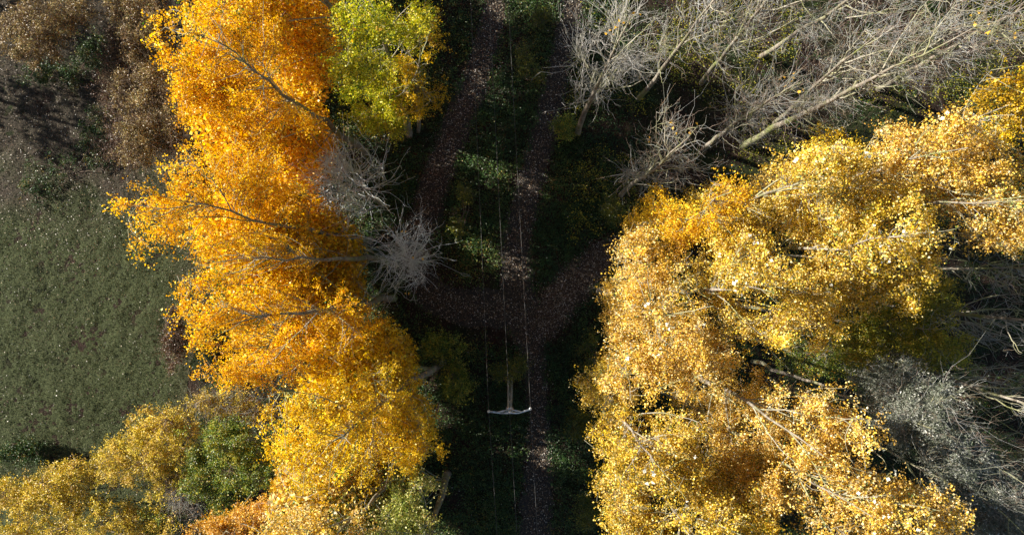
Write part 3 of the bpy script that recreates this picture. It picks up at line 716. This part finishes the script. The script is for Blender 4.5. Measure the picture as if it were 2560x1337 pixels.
shrub("dark green bramble belt at the upper right of the meadow", (180, 430), [(150, 400, .5, 120, 50, .3), (90, 480, .5, 70, 50, .3), (240, 330, .7, 50, 90, .4)], 6500, M_dkgreen, name="bramble", cat="bramble", att=260)

# --- bushes of the clearing
def young(label, base, blobs, leaves, mat, **k):
    return shrub(label, base, blobs, leaves, mat, group=GU, name="bush", cat="bush", **{**dict(stems=8, att=60, size=0.095, sigma=0.24), **k})
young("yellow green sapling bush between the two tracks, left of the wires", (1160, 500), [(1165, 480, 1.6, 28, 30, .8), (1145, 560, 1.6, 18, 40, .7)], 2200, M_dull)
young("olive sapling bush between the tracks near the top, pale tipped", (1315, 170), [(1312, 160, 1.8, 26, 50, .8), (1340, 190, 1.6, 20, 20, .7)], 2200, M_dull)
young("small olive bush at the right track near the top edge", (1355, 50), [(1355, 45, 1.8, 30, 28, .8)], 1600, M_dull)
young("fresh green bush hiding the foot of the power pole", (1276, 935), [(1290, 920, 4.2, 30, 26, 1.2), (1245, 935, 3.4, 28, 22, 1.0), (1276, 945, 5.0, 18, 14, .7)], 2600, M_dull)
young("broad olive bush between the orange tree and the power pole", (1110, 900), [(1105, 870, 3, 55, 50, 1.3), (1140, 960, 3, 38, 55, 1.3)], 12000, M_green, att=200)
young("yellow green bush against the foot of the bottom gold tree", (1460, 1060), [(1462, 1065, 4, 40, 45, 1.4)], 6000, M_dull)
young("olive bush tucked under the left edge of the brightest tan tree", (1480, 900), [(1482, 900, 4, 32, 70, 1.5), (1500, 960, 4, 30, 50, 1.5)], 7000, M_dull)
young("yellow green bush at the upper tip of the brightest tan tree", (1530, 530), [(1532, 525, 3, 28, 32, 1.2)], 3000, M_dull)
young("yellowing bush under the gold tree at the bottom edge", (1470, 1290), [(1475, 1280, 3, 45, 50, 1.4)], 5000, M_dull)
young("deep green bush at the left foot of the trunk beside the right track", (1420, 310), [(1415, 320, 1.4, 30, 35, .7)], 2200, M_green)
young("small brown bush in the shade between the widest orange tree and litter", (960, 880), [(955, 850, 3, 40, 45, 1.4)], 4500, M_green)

# ------------------------------------------------------------------ the power pole and its wires
M_wood = bark_mat("weathered_pole_wood", (.24, .235, .21), (.42, .41, .37), (.30, .30, .24), moss=0.2, scale=6)
M_steel = plain_mat("galvanised_steel", (.46, .50, .56), 0.45, 0.6)
M_porc = plain_mat("grey_porcelain", (.55, .58, .60), 0.25, 0.0, 0.08)
M_wire = plain_mat("weathered_wire", (.10, .097, .09), 0.8, 0.0)
PZ = 11.0
pc = W(1274, 1026, PZ)
pr = thing("power_pole", (pc[0], pc[1], ground_z(pc[0], pc[1])), "wooden twin-leg power pole with a steel crossarm carrying three wires", "power pole")
gz = float(ground_z(pc[0], pc[1]))
for sx, off in ((-1, 0), (1, 0)):
    P = np.array([[pc[0] + sx * 0.125, pc[1] + 0.1, gz - 0.3], [pc[0] + sx * 0.105, pc[1] + .05, gz + 4], [pc[0] + sx * 0.07, pc[1], PZ - 0.15]])
    t = np.linspace(0, 1, 12); PP = np.stack([np.interp(t, [0, .4, 1], P[:, i]) for i in range(3)], 1)
    v, q = tubes(PP[None], np.linspace(.085, .062, 12)[None], 12)
    mesh_from("pole_leg", v, q, M_wood, pr, smooth_shade=True)
def box(name, a, b, w, hgt, mat, parent):
    a = Vector([float(x) for x in a]); b = Vector([float(x) for x in b]); d = (b - a)
    side = Vector((-d.y, d.x, 0)).normalized() * w / 2; up = d.cross(side).normalized() * hgt / 2
    V = [p + s * side + u * up for p in (a, b) for s, u in ((-1, -1), (1, -1), (1, 1), (-1, 1))]
    Qd = [(0, 1, 2, 3), (7, 6, 5, 4), (0, 4, 5, 1), (1, 5, 6, 2), (2, 6, 7, 3), (3, 7, 4, 0)]
    return mesh_from(name, np.array([list(v) for v in V]), np.array(Qd), mat, parent)
box("spacer_block", (pc[0] - .16, pc[1], gz + 6), (pc[0] + .16, pc[1], gz + 6), .14, .16, M_wood, pr)
box("spacer_block", (pc[0] - .14, pc[1] + .0, gz + 8.6), (pc[0] + .14, pc[1], gz + 8.6), .13, .3, M_wood, pr)
box("top_plate", (pc[0] - .2, pc[1] + .02, PZ - .1), (pc[0] + .2, pc[1] + .02, PZ - .1), .26, .05, M_steel, pr)
tube_x = lambda name, pts, r, mat, s=8: mesh_from(name, *tubes(np.array(pts)[None], np.full((1, len(pts)), r), s), mat, pr, smooth_shade=True)
L1, L2, L3, L4 = W(1222, 1028, PZ), W(1252, 1031.5, PZ), W(1299, 1031, PZ), W(1327, 1022, PZ)
box("crossarm", L1, L2, .085, .085, M_steel, pr)
box("crossarm", L2 + [-.004, -.004, .003], L3 + [.004, -.004, .003], .085, .085, M_steel, pr)
box("crossarm", L3, L4, .085, .085, M_steel, pr)
box("brace", W(1240, 1029.5, PZ) + [0, 0, .09], W(1269, 1023.5, PZ) + [0, 0, .09], .065, .065, M_steel, pr)
box("brace", W(1277, 1022.5, PZ) + [0, 0, .09], W(1306, 1028, PZ) + [0, 0, .09], .065, .065, M_steel, pr)
ends = [W(1222, 1026.5, PZ), W(1274, 1028, PZ), W(1326, 1020, PZ)]
def insulator(p):
    prof = [(0.02, -.02), (.055, .0), (.06, .03), (.035, .05), (.085, .07), (.085, .085), (.04, .105), (.075, .125), (.07, .145), (.035, .165), (.05, .19), (.03, .215), (0.002, .22)]
    S = 12; a = np.arange(S) * 2 * math.pi / S
    V = np.array([[p[0] + r * math.cos(x), p[1] + r * math.sin(x), p[2] + .05 + z * 1.2] for r, z in prof for x in a])
    i = np.arange(len(prof) * S).reshape(len(prof), S)
    Q = np.stack([i[:-1], np.roll(i, -1, 1)[:-1], np.roll(i, -1, 1)[1:], i[1:]], -1).reshape(-1, 4)
    mesh_from("insulator", V, Q, M_porc, pr, smooth_shade=True)
for e in ends: insulator(e)
tops = [(1176, -6), (1222, -6), (1270, -6)]; bots = [(1243, 1343), (1293, 1343), (1344, 1343)]
names = ["leftmost of the three power wires above the clearing", "middle power wire passing over the wooden pole", "rightmost of the three power wires above the clearing"]
for k in range(3):
    e = ends[k] + np.array([0, 0, .27])
    a = W(*tops[k], 7.6); b = W(*bots[k], 9.2)
    # extend beyond the frame along the same sagging curve
    t = np.linspace(0, 1.7, 60)[:, None]
    up = e + (a - e) * t; up[:, 2] = e[2] + (a[2] - e[2]) * (1.55 * t[:, 0] - .55 * t[:, 0] ** 2)
    t2 = np.linspace(0, 2.6, 30)[:, None]
    dn = e + (b - e) * t2; dn[:, 2] = e[2] + (b[2] - e[2]) * (1.15 * t2[:, 0] - .15 * t2[:, 0] ** 2)
    # keep the sight line of each point after the sag is applied
    P = np.vstack([up[::-1], dn[1:]])
    v, q = tubes(P[None], np.full((1, len(P)), .0085), 5)
    o = mesh_from("power_wire", v, q, M_wire)
    o["label"] = names[k]; o["category"] = "wire"; o["group"] = "wires of the power line"

# ------------------------------------------------------------------ stuff on the ground
def scatter_area(n, x0, x1, y0, y1):
    return np.c_[rng.uniform(x0, x1, n), rng.uniform(y0, y1, n)]

def put(P2, zoff):
    return np.c_[P2, ground_z(P2[:, 0], P2[:, 1]) + zoff]

# undergrowth: clumps of low green plants off the tracks
cl = np.vstack([scatter_area(14500, -22, 46, -28, 30), scatter_area(9500, -15, 9, -19, 20)])
td = track_dist(cl)
dens = smooth(0.55, 1.5, td + (vnoise(cl[:, 0], cl[:, 1], .9, 73, 2) - .5) * .6) * (0.6 + 0.4 * smooth(0.38, 0.52, vnoise(cl[:, 0], cl[:, 1], 2.6, 61, 3)))
# the plantation floor carries more bare litter
pl = smooth(5.5, 9, cl[:, 0]) * smooth(2, 5, cl[:, 1])
dens *= 1 - 0.45 * pl
litter_cross = smooth(3.2, 1.6, np.hypot((cl[:, 0] + 1) / 2.6, (cl[:, 1] + 3.2))) 
dens *= 1 - 0.85 * litter_cross
cl = cl[rng.random(len(cl)) < dens]
per = 22
rad = rng.uniform(.12, .38, len(cl)); hgt = rng.uniform(.1, .55, len(cl))
ci = np.repeat(np.arange(len(cl)), per)
P2 = cl[ci] + rng.normal(0, 1, (len(ci), 2)) * rad[ci][:, None]
ok = track_dist(P2) > 0.30 + .85 * vnoise(P2[:, 0], P2[:, 1], .7, 71, 2)
P2 = P2[ok]; ci = ci[ok]
P = put(P2, 0.04 + hgt[ci] * rng.random(len(ci)) ** .6)
ctone = np.clip(vnoise(cl[:, 0], cl[:, 1], 3.0, 77, 2) * .9 + rng.normal(0, .13, len(cl)), 0, 1)
tone = np.clip(ctone[ci] + rng.normal(0, .16, len(ci)), 0, 1)
stuff(foliage("undergrowth", P, rng.uniform(.06, .13, len(P)), M_dkgreen, None, rng.random(len(cl))[ci], flat=.8, tone=tone),
      "low dark green nettles and brambles covering the woodland floor", "undergrowth")

# fallen leaves over tracks and woodland floor
fl = np.vstack([scatter_area(130000, -22, 46, -28, 30)] + [c[rng.integers(len(c), size=15000)] + rng.normal(0, 1, (15000, 2)) * .62 * w.mean() for c, w in track_pts])
td = track_dist(fl)
fl = fl[rng.random(len(fl)) < np.clip(1.05 - .6 * smooth(1, 1.5, td), 0, 1)]
near_track = track_dist(fl) < 1.05
tone = np.clip(rng.random(len(fl)) ** np.where(near_track, .95, 1.5), 0, 1)
stuff(foliage("fallen_leaves", put(fl, .065 + .03 * rng.random(len(fl))), rng.uniform(.04, .105, len(fl)), M_litter, None, rng.random(len(fl)), flat=1.6, tone=tone),
      "brown and pale fallen leaves strewn over tracks and forest floor", "leaves")

cp = scatter_area(4000, 4, 46, 2, 30)
cp = cp[(track_dist(cp) > 1.4) & (vnoise(cp[:, 0], cp[:, 1], 3.1, 131, 2) > .5)]
ci = np.repeat(np.arange(len(cp)), 22)
P2 = cp[ci] + rng.normal(0, .3, (len(ci), 2))
stuff(foliage("low_growth", put(P2, .1 + rng.uniform(.3, 1.5, len(cp))[ci] * rng.random(len(ci))), rng.uniform(.06, .12, len(ci)), M_under, None, rng.random(len(cp))[ci], flat=.7, tone=np.clip(rng.random(len(ci)) * .8, 0, 1)),
      "olive and yellow low growth between the bare trees", "undergrowth")
# bare brush on the plantation floor
n = 8000
bp = scatter_area(n, 4, 46, -24, 30)
k = ((bp[:, 1] > 2) | (bp[:, 0] > 24)) & (track_dist(bp) > 1.5) & (vnoise(bp[:, 0], bp[:, 1], 2.2, 91, 2) > .38)
bp = bp[k]; n = len(bp)
p0 = put(bp, 0.0); d = unit(n) * .8; d[:, 2] = np.abs(d[:, 2]) + .8
L = rng.uniform(.5, 2.2, n)[:, None]
p2 = p0 + d * L; p1 = p0 + d * L * .5 + unit(n) * L * .12
v, q = tubes(bez(p0, p1, p2, 4), .007 * np.linspace(1.2, .5, 4)[None] * np.ones((n, 1)), 3)
stuff(mesh_from("brushwood", v, q, M_twigdk), "thin brown leafless brush on the plantation floor", "brush")

# meadow grass tufts and fallen leaves
gp = scatter_area(120000, -40, -20.5, -16.5, 20)
gp = gp[gp[:, 0] < meadow_right(gp[:, 1]) + rng.normal(0, .25, len(gp))]
lv = smooth(1.5, 7.5, gp[:, 1] + (vnoise(gp[:, 0], gp[:, 1], 2.5, 31, 3) - .5) * 7)
gp = gp[rng.random(len(gp)) < 1 - .55 * lv]
gz_ = meadow_z(gp[:, 0], gp[:, 1])
gt = np.clip(rng.random(len(gp)) * .95 + (vnoise(gp[:, 0], gp[:, 1], 2.4, 99, 3) - .5) * .75 + .03, 0, 1)
stuff(foliage("meadow_grass", np.c_[gp, gz_ + rng.uniform(.0, .06, len(gp))], rng.uniform(.035, .095, len(gp)), M_grass, None, vnoise(gp[:, 0], gp[:, 1], .5, 13, 2), narrow=.55, flat=0.15, tone=gt),
      "short dull green meadow grass in small tufts", "grass")
fl = scatter_area(15000, -40, -20.5, -16.5, 20)
fl = fl[fl[:, 0] < meadow_right(fl[:, 1])]
dn = .16 + .84 * smooth(-2, 6, fl[:, 1] + (vnoise(fl[:, 0], fl[:, 1], 2.5, 31, 3) - .5) * 5)
fl = fl[rng.random(len(fl)) < dn]
stuff(foliage("scattered_leaves", np.c_[fl, meadow_z(fl[:, 0], fl[:, 1]) + .05 + .03 * rng.random(len(fl))], rng.uniform(.045, .10, len(fl)), M_litter, None, rng.random(len(fl)), flat=1.4, tone=rng.random(len(fl)) ** .55),
      "pale and brown leaves lying scattered on the meadow", "leaves")
